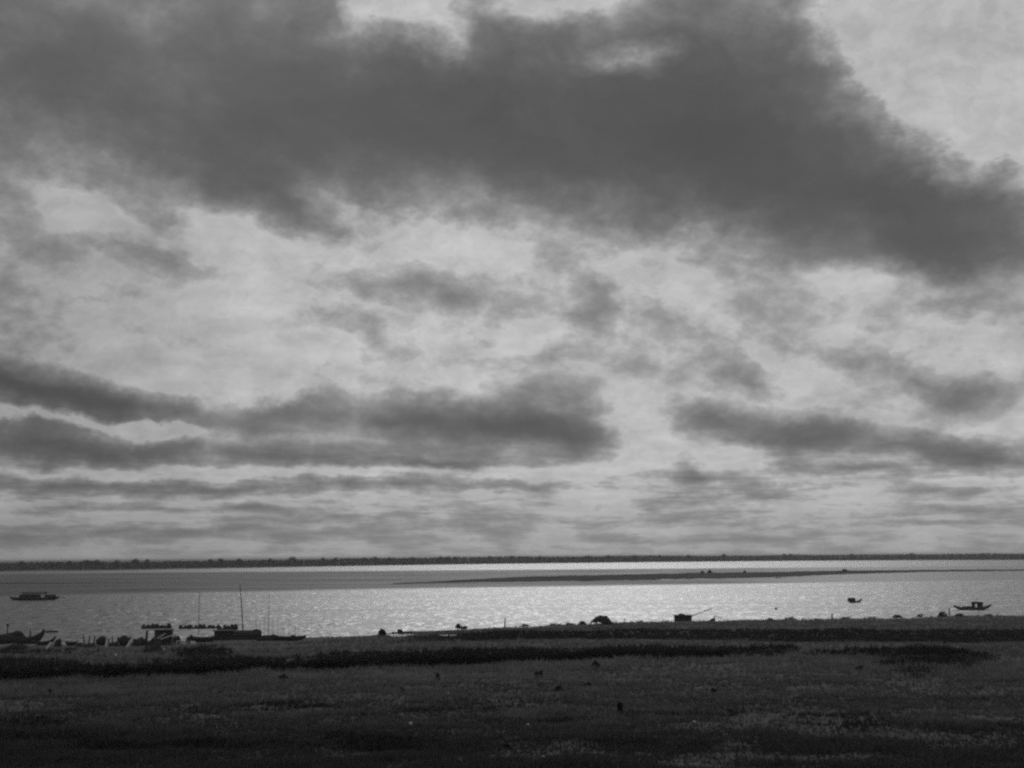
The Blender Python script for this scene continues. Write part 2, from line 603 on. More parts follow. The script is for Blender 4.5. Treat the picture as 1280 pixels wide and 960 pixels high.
# ------------------------------------------------------------------ river
def water_material():
    m, nt, b = new_mat('river_water')
    tc = N(nt, 'ShaderNodeTexCoord')
    P = tc.outputs['Object']
    sep = N(nt, 'ShaderNodeSeparateXYZ'); L(nt, P, sep.inputs[0])
    px, py = sep.outputs[0], sep.outputs[1]
    # dark lane of calmer river between two wandering lines
    st = N(nt, 'ShaderNodeMapping'); st.inputs['Scale'].default_value = (0.0022, 0.009, 1)
    L(nt, P, st.inputs[0])
    lanes = noise_tex(nt, st.outputs[0], 1.0, 4, 0.55)
    wob = math_node(nt, 'MULTIPLY_ADD', lanes.outputs['Fac'], 50.0, -25.0)
    bear = math_node(nt, 'DIVIDE', px, py)
    near_line = math_node(nt, 'MULTIPLY_ADD', bear, 190.0, 478.0)
    far_line = math_node(nt, 'MULTIPLY_ADD', bear, 160.0, 1120.0)
    d1 = math_node(nt, 'ADD', math_node(nt, 'SUBTRACT', py, near_line), wob)
    d2 = math_node(nt, 'SUBTRACT', py, far_line)
    m1 = map_range(nt, d1, -14.0, 24.0)
    m2 = map_range(nt, d2, -60.0, 40.0, 1.0, 0.0)
    mid = math_node(nt, 'MULTIPLY', math_node(nt, 'MULTIPLY', m1, m2), map_range(nt, bear, 0.16, 0.40, 1.0, 0.45))
    # the left reach is choppier, and its reflection is dimmed below
    left = map_range(nt, math_node(nt, 'MULTIPLY_ADD', lanes.outputs['Fac'], 0.10, bear), -0.32, -0.12, 1.0, 0.0)
    left = math_node(nt, 'MULTIPLY', left, 0.62)
    left = math_node(nt, 'MULTIPLY', left, m2)
    st2 = N(nt, 'ShaderNodeMapping'); st2.inputs['Scale'].default_value = (0.006, 0.055, 1)
    L(nt, P, st2.inputs[0])
    lane2 = noise_tex(nt, st2.outputs[0], 1.0, 5, 0.6)
    l2 = map_range(nt, lane2.outputs['Fac'], 0.42, 0.66, 0.0, 0.75)
    # wavelets: normals from noise so that they do not depend on the distance
    st3 = N(nt, 'ShaderNodeMapping'); st3.inputs['Scale'].default_value = (0.8, 0.22, 1)
    L(nt, P, st3.inputs[0])
    w1 = noise_tex(nt, st3.outputs[0], 1.0, 4, 0.75)
    st4 = N(nt, 'ShaderNodeMapping'); st4.inputs['Scale'].default_value = (0.10, 0.06, 1)
    L(nt, P, st4.inputs[0])
    gust = noise_tex(nt, st4.outputs[0], 1.0, 3, 0.6)
    gm = map_range(nt, gust.outputs['Fac'], 0.36, 0.64, 0.6, 1.5)
    sl = math_node(nt, 'MULTIPLY', math_node(nt, 'MULTIPLY_ADD', left, 0.5, 1.35), gm)
    sl = math_node(nt, 'MULTIPLY', sl, math_node(nt, 'MULTIPLY_ADD', mid, -0.75, 1.0))
    sub = N(nt, 'ShaderNodeVectorMath', operation='SUBTRACT')
    L(nt, w1.outputs['Color'], sub.inputs[0]); sub.inputs[1].default_value = (0.5, 0.5, 0.5)
    sc_ = N(nt, 'ShaderNodeVectorMath', operation='SCALE')
    L(nt, sub.outputs[0], sc_.inputs[0]); L(nt, sl, sc_.inputs['Scale'])
    ml = N(nt, 'ShaderNodeVectorMath', operation='MULTIPLY_ADD')
    L(nt, sc_.outputs[0], ml.inputs[0]); ml.inputs[1].default_value = (1, 1, 0); ml.inputs[2].default_value = (0, 0, 1)
    nrm = N(nt, 'ShaderNodeVectorMath', operation='NORMALIZE'); L(nt, ml.outputs[0], nrm.inputs[0])
    L(nt, nrm.outputs[0], b.inputs['Normal'])
    b.inputs['Base Color'].default_value = grey(0.02)
    b.inputs['IOR'].default_value = 1.333
    # shade on the lanes and left reach, put in as weaker reflection
    spec_dim = math_node(nt, 'MAXIMUM', math_node(nt, 'MULTIPLY', mid, map_range(nt, lane2.outputs['Fac'], 0.3, 0.7, 1.05, 0.94)), math_node(nt, 'MAXIMUM', math_node(nt, 'MULTIPLY', left, 0.8), math_node(nt, 'MULTIPLY', l2, 0.5)))
    L(nt, math_node(nt, 'MULTIPLY_ADD', spec_dim, -0.48, 0.5), b.inputs['Specular IOR Level'])
    L(nt, math_node(nt, 'MULTIPLY_ADD', mid, -0.06, 0.34), b.inputs['Roughness'])
    return m


M['water'] = water_material()
w = MB()
w.add([(-9000, 60, 0), (9000, 60, 0), (9000, 3600, 0), (-9000, 3600, 0)], [(0, 1, 2, 3)])
river = w.build('river', M['water'])
tag(river, kind='structure')

# ------------------------------------------------------------------ far shore
SHORE = [(-700, 722), (0, 714.2), (160, 712.3), (320, 709.6), (480, 706.8), (640, 704.6), (800, 702.8), (960, 701.3), (1120, 700.3), (1280, 699.8), (1900, 698.6)]
sp = [at(a, b, 0.0) for a, b in SHORE]
SX = np.array([p.x for p in sp]); SY = np.array([p.y for p in sp])
SU = SX / SY


def shore_y(u):
    return float(np.interp(u, SU, SY))


# low far bank, running back to the horizon
fv = []; ff = []
uu = np.linspace(-1.0, 1.2, 240)
prof = [(0, -0.3), (2, 0.5), (5, 1.1), (60, 1.4), (1500, 1.5), (26000, 1.5)]
for i, a in enumerate(uu):
    y0 = shore_y(a) + 14 * float(fbm(a * 30, 2.0, 4, 4))
    for (dr, z) in prof:
        yy = y0 + dr
        fv.append((a * yy, yy, z))
k = len(prof)
for i in range(len(uu) - 1):
    for j in range(k - 1):
        ff.append((i * k + j, (i + 1) * k + j, (i + 1) * k + j + 1, i * k + j + 1))
mb = MB(); mb.add(fv, ff)
tag(mb.build('far_bank', M['wet_sand']), kind='structure')

# the wood on the far bank: one dark belt of crowns and undergrowth
def belt(n_per, dmax, hs, size, seed):
    r_ = random.Random(seed)
    vs = []; tn = []
    a = -0.62
    while a < 0.72:
        y0 = shore_y(a)
        step = 5.0 / y0
        for _ in range(3):
            q = a + r_.uniform(0, step)
            yy = shore_y(q) + 8 + r_.uniform(0, dmax)
            top = hs(q) * (0.90 + 0.09 * float(fbm(q * 45, 1.0, 21, 4)) + 0.16 * float(fbm(q * 11, 4.0, 61, 3)) + 0.05 * r_.random())
            wd = r_.uniform(3.5, 6.0)
            tb = r_.uniform(0, 0.4)
            for _k in range(n_per):
                th = r_.uniform(0, 6.283)
                hh = r_.random()
                rad = wd * math.sqrt(r_.random()) * (1.0 if hh < 0.6 else math.sqrt(max(0.05, 1 - ((hh - .6) / .4) ** 2)))
                c = np.array([q * yy + math.cos(th) * rad, yy + math.sin(th) * rad, 1.0 + hh * (top - 1.6)])
                d = rng.normal(0, 1, 3); d /= np.linalg.norm(d)
                e = np.cross(d, rng.normal(0, 1, 3)); e /= np.linalg.norm(e)
                g_ = size * r_.uniform(0.6, 1.2)
                vs += [c - d * g_, c + e * g_ * .7, c + d * g_, c - e * g_ * .7]
                tn.append(min(1, tb + 0.6 * r_.random()))
        a += step
    return np.array(vs), np.array(tn)


def wood_h(q):
    return float(np.interp(q, [-0.62, -0.41, -0.3, -0.2, 0.0, 0.2, 0.41, 0.7], [9.3, 9.3, 9.8, 10.6, 12.0, 12.3, 11.3, 10.5]))


vs, tn = belt(44, 40, wood_h, 1.15, 5)
o = np_mesh('woodland', vs, np.arange(len(vs)).reshape(-1, 4), M['tree_leaf'], tone=tn)
tag(o, kind='stuff')

# crowns that stand above the belt
FT = [(27, 2.0, 5, 'low broad crown'), (62, .8, 4, 'small rounded crown'), (88, 1.4, 3.5, 'narrow crown'), (108, 3.8, 4.5, 'tall knobbly crown'), (121, 2.2, 3.5, 'lower crown'),
      (146, 1.8, 4, 'small domed crown'), (170, 3.2, 4, 'upright domed crown'), (184, 2.6, 2.6, 'slim crown'), (263, 1.6, 5, 'broad flat crown'), (275, 3.2, 5, 'wide rounded crown'), (299, 2.8, 2.4, 'slim pointed crown'),
      (338, 1.6, 3, 'small crown'), (366, 3.8, 5, 'highest wide crown'), (404, 1.8, 3.5, 'modest round crown'), (420, 2.4, 4.2, 'rounded twin crown'), (456, 2.0, 2.8, 'slender crown'), (469, 2.8, 3.0, 'pointed crown'),
      (487, 2.0, 3, 'short crown'), (516, 1.8, 4, 'flat topped crown'), (551, 3.2, 4.2, 'domed high crown'), (561, 2.0, 4, 'flattened crown'), (612, 2.0, 4, 'broad shallow crown'),
      (640, 1.4, 4, 'thin crown'), (675, 1.8, 4, 'low rounded crown'), (736, 1.5, 4, 'lone low crown'), (761, 2.6, 4, 'peaked crown'), (793, 1.5, 4, 'shallow crown'), (825, 1.5, 3, 'faint small crown'), (861, 1.8, 3.4, 'squat crown'),
      (905, 2.0, 3.5, 'dense crown'), (980, 2.6, 3.5, 'compact crown'), (988, 1.8, 4, 'tufted crown'), (1065, 1.8, 4, 'pale hazy crown'), (1140, 2.4, 5, 'broad hazy crown'), (1230, 2.2, 3, 'hazy lone crown')]
for i, (px, extra, wd, look) in enumerate(FT):
    r_ = random.Random(100 + i)
    wd = wd * r_.uniform(.8, 1.7); extra = extra * r_.uniform(.5, 1.25)
    d = ray(px, 700); q = d.x / d.y
    yy = shore_y(q) + r_.uniform(6, 22)
    top = wood_h(q) * 0.90 + extra * yy / 1545.0 * 0.85; wd = wd * 1.25
    side = 'left' if px < 427 else ('middle' if px < 853 else 'right')
    t = thing('shore_tree', (q * yy, yy, 1.1), 0,
              '%s rising above the far wood, %s part of the far shore' % (look, side), 'tree', 'trees rising above the far shore wood')
    tr = MB(); tr.tube([(0, 0, -0.3), (0.1, 0, top * .3), (0.25, 0.1, top * .62)], 0.28, 0.14, 7)
    for q2 in range(4):
        an = q2 * 1.6 + r_.random()
        tr.tube([(0.12, 0, top * .35), (math.cos(an) * wd * .35, math.sin(an) * wd * .35, top * .62), (math.cos(an) * wd * .6, math.sin(an) * wd * .6, top * .75)], .11, .04, 5)
    tr.build('trunk', M['bark'], t)
    cr = MB()
    for q2 in range(6):
        an = q2 * 1.05 + r_.random()
        cr.leaves((math.cos(an) * wd * .45, math.sin(an) * wd * .45, top * r_.uniform(.45, .72)), (wd * .6, wd * .6, top * .2), 60, 0.75, r_, 0.2)
    cr.leaves((0, 0, top * .72), (wd * .55, wd * .55, top * .27), 130, 0.7, r_, 0.2)
    cr.build('crown', M['tree_leaf'], t)

# ------------------------------------------------------------------ sandbar
top_edge = [(492, 729.2), (540, 726.8), (600, 723.0), (660, 720.0), (740, 718.2), (800, 717.0), (860, 715.4), (960, 714.4), (1060, 712.6), (1150, 712.0), (1280, 711.6), (1500, 711.2)]
bot_edge = [(492, 730.0), (540, 729.4), (600, 728.6), (660, 728.2), (740, 727.4), (800, 726.6), (860, 725.0), (960, 722.8), (1060, 718.4), (1150, 715.4), (1280, 713.8), (1500, 712.8)]
tx = np.linspace(492, 1500, 220)
ty = np.interp(tx, [a for a, _ in top_edge], [b for _, b in top_edge])
by = np.interp(tx, [a for a, _ in bot_edge], [b for _, b in bot_edge])
fv = []; ff = []
for i, a in enumerate(tx):
    pa = at(a, by[i]); pb = at(a, ty[i])
    n_ = float(fbm(a / 22.0, 0.5, 8, 4)); n2_ = float(fbm(a / 14.0, 7.5, 18, 4))
    for j in range(7):
        s_ = j / 6
        p = pa.lerp(pb, s_)
        p.y += n_ * 9 * (1 - s_) + n2_ * 16 * s_
        z = -0.12 + 0.42 * math.sin(math.pi * s_) ** 0.6 * (0.75 + 0.5 * float(vnoise(a / 9.0, s_ * 5, 3)))
        fv.append((p.x, p.y, z))
for i in range(len(tx) - 1):
    for j in range(6):
        ff.append((i * 7 + j, (i + 1) * 7 + j, (i + 1) * 7 + j + 1, i * 7 + j + 1))
mb = MB(); mb.add(fv, ff)
tag(mb.build('sandbar', M['wet_sand'], smooth=True), kind='structure')


# ------------------------------------------------------------------ plants one can count
def shrub(px, py, w_px, h_px, label, group, seed, on=None, leaf='shrub_leaf'):
    p = hit(px, py) if on is None else on
    mpp = p.y / F
    w_, h_ = w_px * mpp, h_px * mpp
    r_ = random.Random(seed)
    t = thing('shrub', (p.x, p.y, p.z - 0.02), 0, label, 'bush', group)
    cr = MB()
    n = 240
    cr.leaves((0, 0, h_ * .22), (w_ * .54, w_ * .45, h_ * .62), n * 2, max(0.05, 0.15 * h_), r_, 0.1, up=1.0)
    cr.leaves((0, 0, h_ * .05), (w_ * .62, w_ * .5, h_ * .3), n, max(0.05, 0.14 * h_), r_, 0.1, up=1.0)
    for q in range(3):
        cr.leaves((r_.uniform(-.3, .3) * w_, 0, h_ * r_.uniform(.5, .85)), (w_ * .22, w_ * .2, h_ * .22), 50, max(.04, .12 * h_), r_, 0.1, up=1.0)
    cr.build('foliage', M[leaf], t)
    st = MB()
    for q in range(5):
        an = r_.uniform(0, 6.28)
        st.tube([(0, 0, -0.05), (math.cos(an) * w_ * .15, math.sin(an) * w_ * .15, h_ * .45), (math.cos(an) * w_ * .3, math.sin(an) * w_ * .3, h_ * .8)], 0.02, 0.008, 5)
    st.build('stem', M['bark'], t)
    return t


for i, (px, py, w_, h_, lab) in enumerate([
        (354, 851, 13, 9, 'dark rounded bush alone below the ditch on the left meadow'),
        (745, 835, 10, 10, 'dark upright bush nearest the ditch in the middle of the meadow'),
        (759, 836, 5, 5, 'tiny dark bush just right of the upright bush by the ditch'),
        (735, 860, 12, 8, 'broad dark bush in the middle meadow, right one of a pair'),
        (698, 864, 11, 7, 'low dark bush in the middle meadow, left one of a pair'),
        (674, 848, 11, 9, 'spreading dark bush between the ditch and the pair of bushes'),
        (547, 852, 5, 9, 'thin upright bush in the meadow left of the middle'),
        (505, 868, 9, 6, 'low faint bush in the meadow below the thin upright bush'),
        (775, 893, 6, 16, 'tall thin weedy bush in the open meadow right of the middle'),
        (1075, 838, 11, 6, 'low dark bush in the right meadow below the sedge patch'),
        (893, 866, 8, 8, 'small ragged bush in the right half of the meadow'),
        (62, 868, 9, 7, 'faint low bush in the left meadow'),
        (634, 934, 10, 8, 'small bush in the near grass close to the lower edge'),
        (1108, 813, 9, 5, 'small bush on the flat beyond the right meadow')]):
    shrub(px, py, w_, h_, lab, 'bushes in the meadow', 300 + i)

for i, (px, py, w_, h_, lab) in enumerate([
        (478, 795, 9, 11, 'rounded bush at the left end of the raised bank'),
        (573, 785, 7, 7, 'taller bush of two on the brow left of the slim post'),
        (580, 786, 9, 5, 'lower bush of two on the brow left of the slim post'),
        (656, 783, 15, 5, 'long low bush on the brow left of the arched shelter'),
        (694, 782, 16, 5, 'wide low bush on the brow next to the arched shelter'),
        (712, 781, 10, 5, 'low bush second from the arched shelter'),
        (728, 780, 10, 6, 'twiggy bush just left of the arched shelter'),
        (800, 778, 8, 4, 'flat bush on the brow right of the arched shelter'),
        (963, 776, 10, 5, 'small mound of a bush on the brow, left one of two'),
        (988, 775, 13, 6, 'bumpy bush on the brow, right one of two'),
        (1022, 775, 12, 4, 'flat bush on the brow left of the stubby post'),
        (1057, 774, 14, 5, 'low bush on the brow right of the stubby post'),
        (1090, 773, 15, 5, 'wide bush on the brow below the small canopy boat'),
        (1122, 772, 12, 8, 'pointed bush on the right bank'),
        (1150, 771, 7, 7, 'small knob of a bush on the right bank'),
        (1178, 771, 11, 11, 'dense square bush on the right bank below the moored boat'),
        (1199, 771, 11, 7, 'ragged bush just below the hull of the right boat'),
        (1237, 770, 8, 4, 'lowest bush at the right end of the bank')]):
    shrub(px, py, w_ * 1.2, h_ * (.62 if px > 1000 else .75 if px > 600 else .9), lab, 'bushes along the brow of the bank', 400 + i, leaf='brow_leaf' if px > 900 else 'tree_leaf')

for i, (px, py, w_, h_, lab) in enumerate([
        (878, 716.2, 5, 3.4, 'left one of two dark bushes side by side on the sandbar'),
        (887, 716.0, 6, 3.6, 'right one of two dark bushes side by side on the sandbar'),
        (931, 715.6, 4, 2.6, 'lone tiny bush in the middle of the sandbar'),
        (1056, 714.2, 8, 3.6, 'dark bush near the right end of the sandbar')]):
    p = at(px, py, 0.2)
    shrub(px, py, w_, h_, lab, 'bushes on the sandbar', 500 + i, on=p)

# pale stones in the grass
for i, (px, py, s_, lab) in enumerate([
        (560, 871, 4, 'pale stone in the grass at the middle left of the meadow'),
        (513, 909, 7, 'wide pale stone in the grass left of centre'),
        (679, 951, 4, 'pale stone nearest the lower edge of the picture'),
        (507, 947, 4, 'small pale stone in the lower dark grass'),
        (145, 820, 5, 'whitish stone on the left mud bank behind the ditch'),
        (206, 813, 5, 'whitish stone on the mud bank below the box shed'),
        (868, 906, 5, 'pale stone in the near meadow right of the tall weedy bush'),
        (660, 907, 4, 'small pale stone in the middle of the near meadow'),
        (786, 908, 4, 'little pale stone under the tall weedy bush')]):
    p = hit(px, py); mpp = p.y / F
    b_ = MB(); b_.blob((0, 0, 0), (s_ * mpp * .42, s_ * mpp * .3, s_ * mpp * .33), i, 0.3)
    o = b_.build('stone', M['stone']); o.location = (p.x, p.y, p.z + 0.12)
    tag(o, lab, 'stone', 'pale stones in the grass')


# ------------------------------------------------------------------ boats
def boat(px, py, len_px, rz, label, group, beam=1.3, depth=.45, bow=.5, stern=.35, cat='boat', z=0.0, on_land=False, draft=.18, tilt=(0, 0), name='boat', blunt=0.0, planks=True, wood='dark_wood'):
    p = hit(px, py) if on_land else at(px, py, 0.0)
    mpp = p.y / F
    Lh = len_px * mpp / max(0.5, abs(math.cos(rz)))
    t = thing(name, (p.x, p.y, p.z + z), rz, label, cat, group, tilt)
    MB().hull(Lh, beam, depth, bow, stern, draft=draft, blunt=blunt).build('hull', M[wood], t, True)
    if planks:
        for k_ in (-0.28, 0.05, 0.34):
            s_ = MB(); s_.box((k_ * Lh, 0, depth * .72), (0.22, beam * .86 * (1 - abs(k_) * .9), 0.04)); s_.build('thwart', M['grey_wood'], t)
    return t, Lh, mpp


BG = 'boats on the open river'
# right: upturned ends, arched cabin amidships
t, Lh, mp = boat(1216, 762.2, 48, 0.06, 'long wooden boat with upturned ends and small arched cabin at the far right', BG, 1.5, .42, .75, .62, draft=.15, wood='grey_wood')
cb = MB(); cb.arch(0.0, 0.25 * Lh, 1.2, 1.25, .45, .06); cb.build('cabin_roof', M['thatch'], t, True)
for x_ in (0.015, 0.235):
    for s_ in (-1, 1):
        MB().tube([(x_ * Lh, s_ * .52, .1), (x_ * Lh, s_ * .55, 1.35)], .07).build('cabin_post', M['grey_wood'], t)
for (xa, xb) in ((0.145, 0.23), (0.0, 0.045)):
    c_ = MB(); c_.box(((xa + xb) / 2 * Lh, .02, .8), ((xb - xa) * Lh, .95, 1.0)); c_.build('cabin_mat', M['grey_wood'], t)
MB().tube([(0.13 * Lh, 0.2, .2), (0.125 * Lh, 0.2, 2.45)], .045, .025).build('pole', M['dark_wood'], t)
MB().tube([(-0.33 * Lh, 0, .3), (-0.335 * Lh, 0, 1.35)], .04, .03).build('stern_post', M['dark_wood'], t)
cg = MB(); cg.blob((-0.12 * Lh, 0, .45), (1.5, .5, .3), 5); cg.build('cargo_cover', M['bundle'], t, True)

# small canopy boat
t, Lh, mp = boat(1069, 753.2, 18, 0.12, 'short boat with hooped canopy at one end drifting off the right bank', BG, 1.1, .35, .7, .25, draft=.12, wood='grey_wood')
MB().arch(-0.48 * Lh, -0.02 * Lh, 1.0, .38, .8, .05).build('canopy', M['thatch'], t, True)
for x_ in (-0.46, -0.04):
    for s_ in (-1, 1):
        MB().tube([(x_ * Lh, s_ * .42, .1), (x_ * Lh, s_ * .44, .8)], .035).build('canopy_post', M['dark_wood'], t)
MB().tube([(-0.44 * Lh, 0, .3), (-0.45 * Lh, 0, 1.45)], .04, .03).build('stern_post', M['dark_wood'], t)

# far left: long boat with awning
t, Lh, mp = boat(43, 750, 60, 0.03, 'long dark boat with arched awning and low deckhouse out on the left of the river', BG, 2.4, .7, .35, .3, draft=.3)
dk = MB(); dk.box((-0.09 * Lh, 0, 1.15), (.40 * Lh, 1.7, .95)); dk.build('deckhouse', M['dark_wood'], t)
dk = MB(); dk.arch(.22 * Lh, .42 * Lh, 1.6, .72, .85, .06); dk.build('stern_cover', M['thatch'], t, True)
aw = MB(); aw.arch(-.24 * Lh, .24 * Lh, 1.9, 1.85, .45, .06); aw.build('awning', M['thatch'], t, True)
for x_ in (-.21, .0, .2):
    for s_ in (-1, 1):
        MB().tube([(x_ * Lh, s_ * .88, .6), (x_ * Lh, s_ * .88, 1.95)], .05).build('awning_post', M['dark_wood'], t)
MB().tube([(-.14 * Lh, 0, 1.5), (-.143 * Lh, 0, 3.0)], .05, .03).build('mast', M['dark_wood'], t)
MB().tube([(.44 * Lh, 0, .75), (.62 * Lh, 0, .72)], .09, .06).build('bowsprit', M['dark_wood'], t)

# moored behind the bank: cabin, prow and pole show over the brow
p = at(868, 781.3, 0.0)
t = thing('boat', (p.x, p.y, 0.0), 0.05, 'moored boat with boxy cabin and slanting pole showing over the bank', 'boat', 'boats drawn up at the near bank')
mp = p.y / F; Lh = 52 * mp
MB().hull(Lh, 1.7, .42, .75, .1, draft=.25).build('hull', M['dark_wood'], t, True)
cb = MB(); cb.box((-.27 * Lh, 0, .98), (.39 * Lh, 1.3, 1.25)); cb.build('cabin', M['dark_wood'], t)
rf = MB(); rf.arch(-.475 * Lh, -.07 * Lh, 1.45, 1.61, .16, .05); rf.build('cabin_roof', M['thatch'], t, True)
MB().blob((-.3 * Lh, 0, 1.8), (.5, .4, .16), 9).build('roof_bundle', M['bundle'], t, True)
MB().tube([(-.09 * Lh, .3, 1.4), (.16 * Lh, .3, 2.1), (.44 * Lh, .32, 2.75)], .085, .055).build('slanting_pole', M['dark_wood'], t)
bw = MB(); bw.tube([(.34 * Lh, 0, .6), (.44 * Lh, 0, 1.0), (.515 * Lh, 0, 1.6)], .13, .07); bw.build('prow', M['dark_wood'], t)
rp = MB()
q0 = Vector((.515 * Lh, 0, 1.52)); q1 = Vector((.86 * Lh, -3.0, .8))
rp.tube([q0.lerp(q1, s_ / 8) - Vector((0, 0, .25 * math.sin(math.pi * s_ / 8))) for s_ in range(9)], .05)
rp.build('mooring_rope', M['rope'], t)

# near left boat with humped cover and raised prow
BB = 'boats drawn up at the near bank'
p = at(25, 804.5, 0.0); mp = p.y / F
t = thing('boat', (p.x, p.y, 0.0), 0.08, 'dark boat with humped cover, knobbed post and raised prow at the left edge', 'boat', BB)
Lh = 57 * mp
MB().hull(Lh, 1.9, .85, .95, .25, draft=.3, rake=.2).build('hull', M['dark_wood'], t, True)
MB().blob((-.18 * Lh, 0, .55), (.34 * Lh, .85, 1.0), 8, .12).build('cover', M['thatch'], t, True)
cb = MB(); cb.blob((-.06 * Lh, 0, 1.25), (.95, .6, .55), 3, .2); cb.build('cover_hump', M['bundle'], t, True)
pp = MB(); pp.tube([(-.29 * Lh, .2, .8), (-.285 * Lh, .2, 2.65)], .09, .07); pp.build('post', M['dark_wood'], t)
kb = MB(); kb.blob((-.285 * Lh, .2, 2.62), (.2, .2, .18), 2, .05, flat=False); kb.build('post_knob', M['dark_wood'], t, True)
MB().tube([(.21 * Lh, 0, .7), (.2 * Lh, 0, 1.95)], .16, .05).build('bollard', M['dark_wood'], t)
pw = MB(); pw.tube([(.40 * Lh, 0, .9), (.46 * Lh, 0, 1.6), (.50 * Lh, 0, 2.0)], .22, .14); pw.build('prow', M['dark_wood'], t)
# pale pole lying along the boat's posts
o = MB().tube([(-1.9, 0, 0), (0, 0, -.06), (1.9, 0, .02)], .05, .035).build('pole', M['pale_wood'])
o.location = (p.x + .55, p.y + .6, 2.52)
tag(o, 'long pale pole held level above the dark boat at the left edge', 'pole')
# floating log
p = at(63, 790.3); mp = p.y / F
o = MB().tube([(-9 * mp, 0, .05), (0, .1, .12), (9 * mp, 0, .1)], .12, .2, 9).build('floating_log', M['dark_wood'])
o.location = p
tag(o, 'dark log floating beyond the raised prow on the left', 'log')


def canoe(px, py, len_px, label, beam=.9, depth=.5, bow=.25, stern=.25, rz=0.05, lift=0.0, covered=None, tilt=(0, 0)):
    p = hit(px, py); mp = p.y / F
    t = thing('canoe', (p.x, p.y, max(p.z, -.05) + .12 + lift), rz, label, 'boat', BB, tilt)
    Lh = len_px * mp
    MB().hull(Lh, beam, depth, bow, stern, draft=.12).build('hull', M['dark_wood'], t, True)
    if covered:
        MB().blob((covered[0] * Lh, 0, depth * .9), (covered[1] * Lh, beam * .45, covered[2]), int(px), .2).build('load', M['bundle'], t, True)
    else:
        for k_ in (-.25, .2):
            s_ = MB(); s_.box((k_ * Lh, 0, depth * .8), (.2, beam * .8, .04)); s_.build('thwart', M['grey_wood'], t)
    return t, Lh


canoe(54, 806, 30, 'low canoe with stubby raised end right of the prowed boat', .9, .35, .8, .2)
canoe(89, 807, 15, 'small flat canoe on the wet mud left of the three stakes', .8, .35, .15, .15)
canoe(128, 806.5, 17, 'canoe with a rounded dark load left of the first pale plank', 1.0, .55, .25, .2, covered=(-.05, .34, .55))
canoe(155, 807, 17, 'deep round canoe between the two pale planks', 1.2, .8, .3, .3, covered=(0, .3, .5))
canoe(175, 807, 18, 'short canoe wedged beside the tall dark mooring post', 1.0, .6, .55, .3, covered=(.1, .2, .5))
canoe(254, 802, 34, 'low slim canoe just left of the flat house barge', 1.0, .5, .3, .25)
canoe(362, 801, 40, 'long low canoe lying at the water edge right of the barge', 1.0, .45, .2, .25, covered=(.1, .12, .25))
canoe(502, 793, 24, 'half sunk canoe with a low dark load on the brow right of the rounded bush', 1.0, .4, .12, .1, covered=(-.08, .15, .5), lift=-.15)

for i, (px, py, w_, h_, lab) in enumerate([
        (72, 808, 9, 7, 'dark lumpy bundle on the mud left of the small flat canoe'),
        (99, 808, 8, 4, 'low dark heap on the mud just left of the three stakes'),
        (112, 809, 14, 4, 'wide flat dark heap at the foot of the three stakes'),
        (143, 808, 12, 5, 'dark heap on the mud between the two round loaded canoes'),
        (170, 808, 9, 8, 'pointed dark heap left of the tall mooring post'),
        (189, 808, 12, 7, 'dark heap filling the gap between mooring post and boxy shed'),
        (191, 815, 22, 7, 'broad dark heap on the bank in front of the mooring post'),
        (220, 802, 9, 5, 'dark heap between the boxy shed and the larger white crate'),
        (237, 800.5, 9, 5, 'dark heap behind and between the two white crates'),
        (20, 812, 26, 5, 'long low dark heap on the mud in front of the prowed boat'),
        (336, 801, 26, 6, 'flat dark heap at the water edge under the thin tall pole')]):
    p = hit(px, py); b_ = MB(); mp = p.y / F
    b_.blob((0, 0, 0), (w_ * .5 * mp, .45, h_ * .8 * mp), 61 + i, .4)
    b_.blob((w_ * .22 * mp, .1, 0), (w_ * .25 * mp, .4, h_ * .95 * mp), 91 + i, .4)
    o = b_.build('bundle', M['bundle'], None, True); o.location = (p.x, p.y, p.z + .1)
    tag(o, lab, 'heap', 'dark heaps at the landing')

# barge with a flat house, and its leaning mast
p = at(306, 800.8, 0.0); mp = p.y / F
t = thing('house_barge', (p.x, p.y, 0), 0.04, 'low dark barge with flat roofed house and tall leaning mast', 'barge', BB)
Lh = 80 * mp
MB().hull(Lh, 2.4, .62, .1, .1, draft=.3, blunt=.7).build('hull', M['dark_wood'], t, True)
h_ = MB(); h_.box((-.31 * Lh, 0, .95), (.28 * Lh, 1.8, .95)); h_.build('house', M['dark_wood'], t)
rf = MB(); rf.arch(-.47 * Lh, -.15 * Lh, 2.1, 1.43, .16, .05); rf.build('house_roof', M['thatch'], t, True)
c_ = MB(); c_.arch(-.14 * Lh, .24 * Lh, 1.9, .6, .92, .06); c_.build('deck_cover', M['thatch'], t, True)
c_ = MB(); c_.blob((.17 * Lh, 0, 1.38), (.55, .5, .25), 14); c_.build('deck_bundle', M['bundle'], t, True)
ms = MB(); ms.tube([(-.025 * Lh, .1, .4), (-.055 * Lh, .1, 4.2), (-.095 * Lh, .1, 8.1)], .1, .045); ms.build('mast', M['dark_wood'], t)

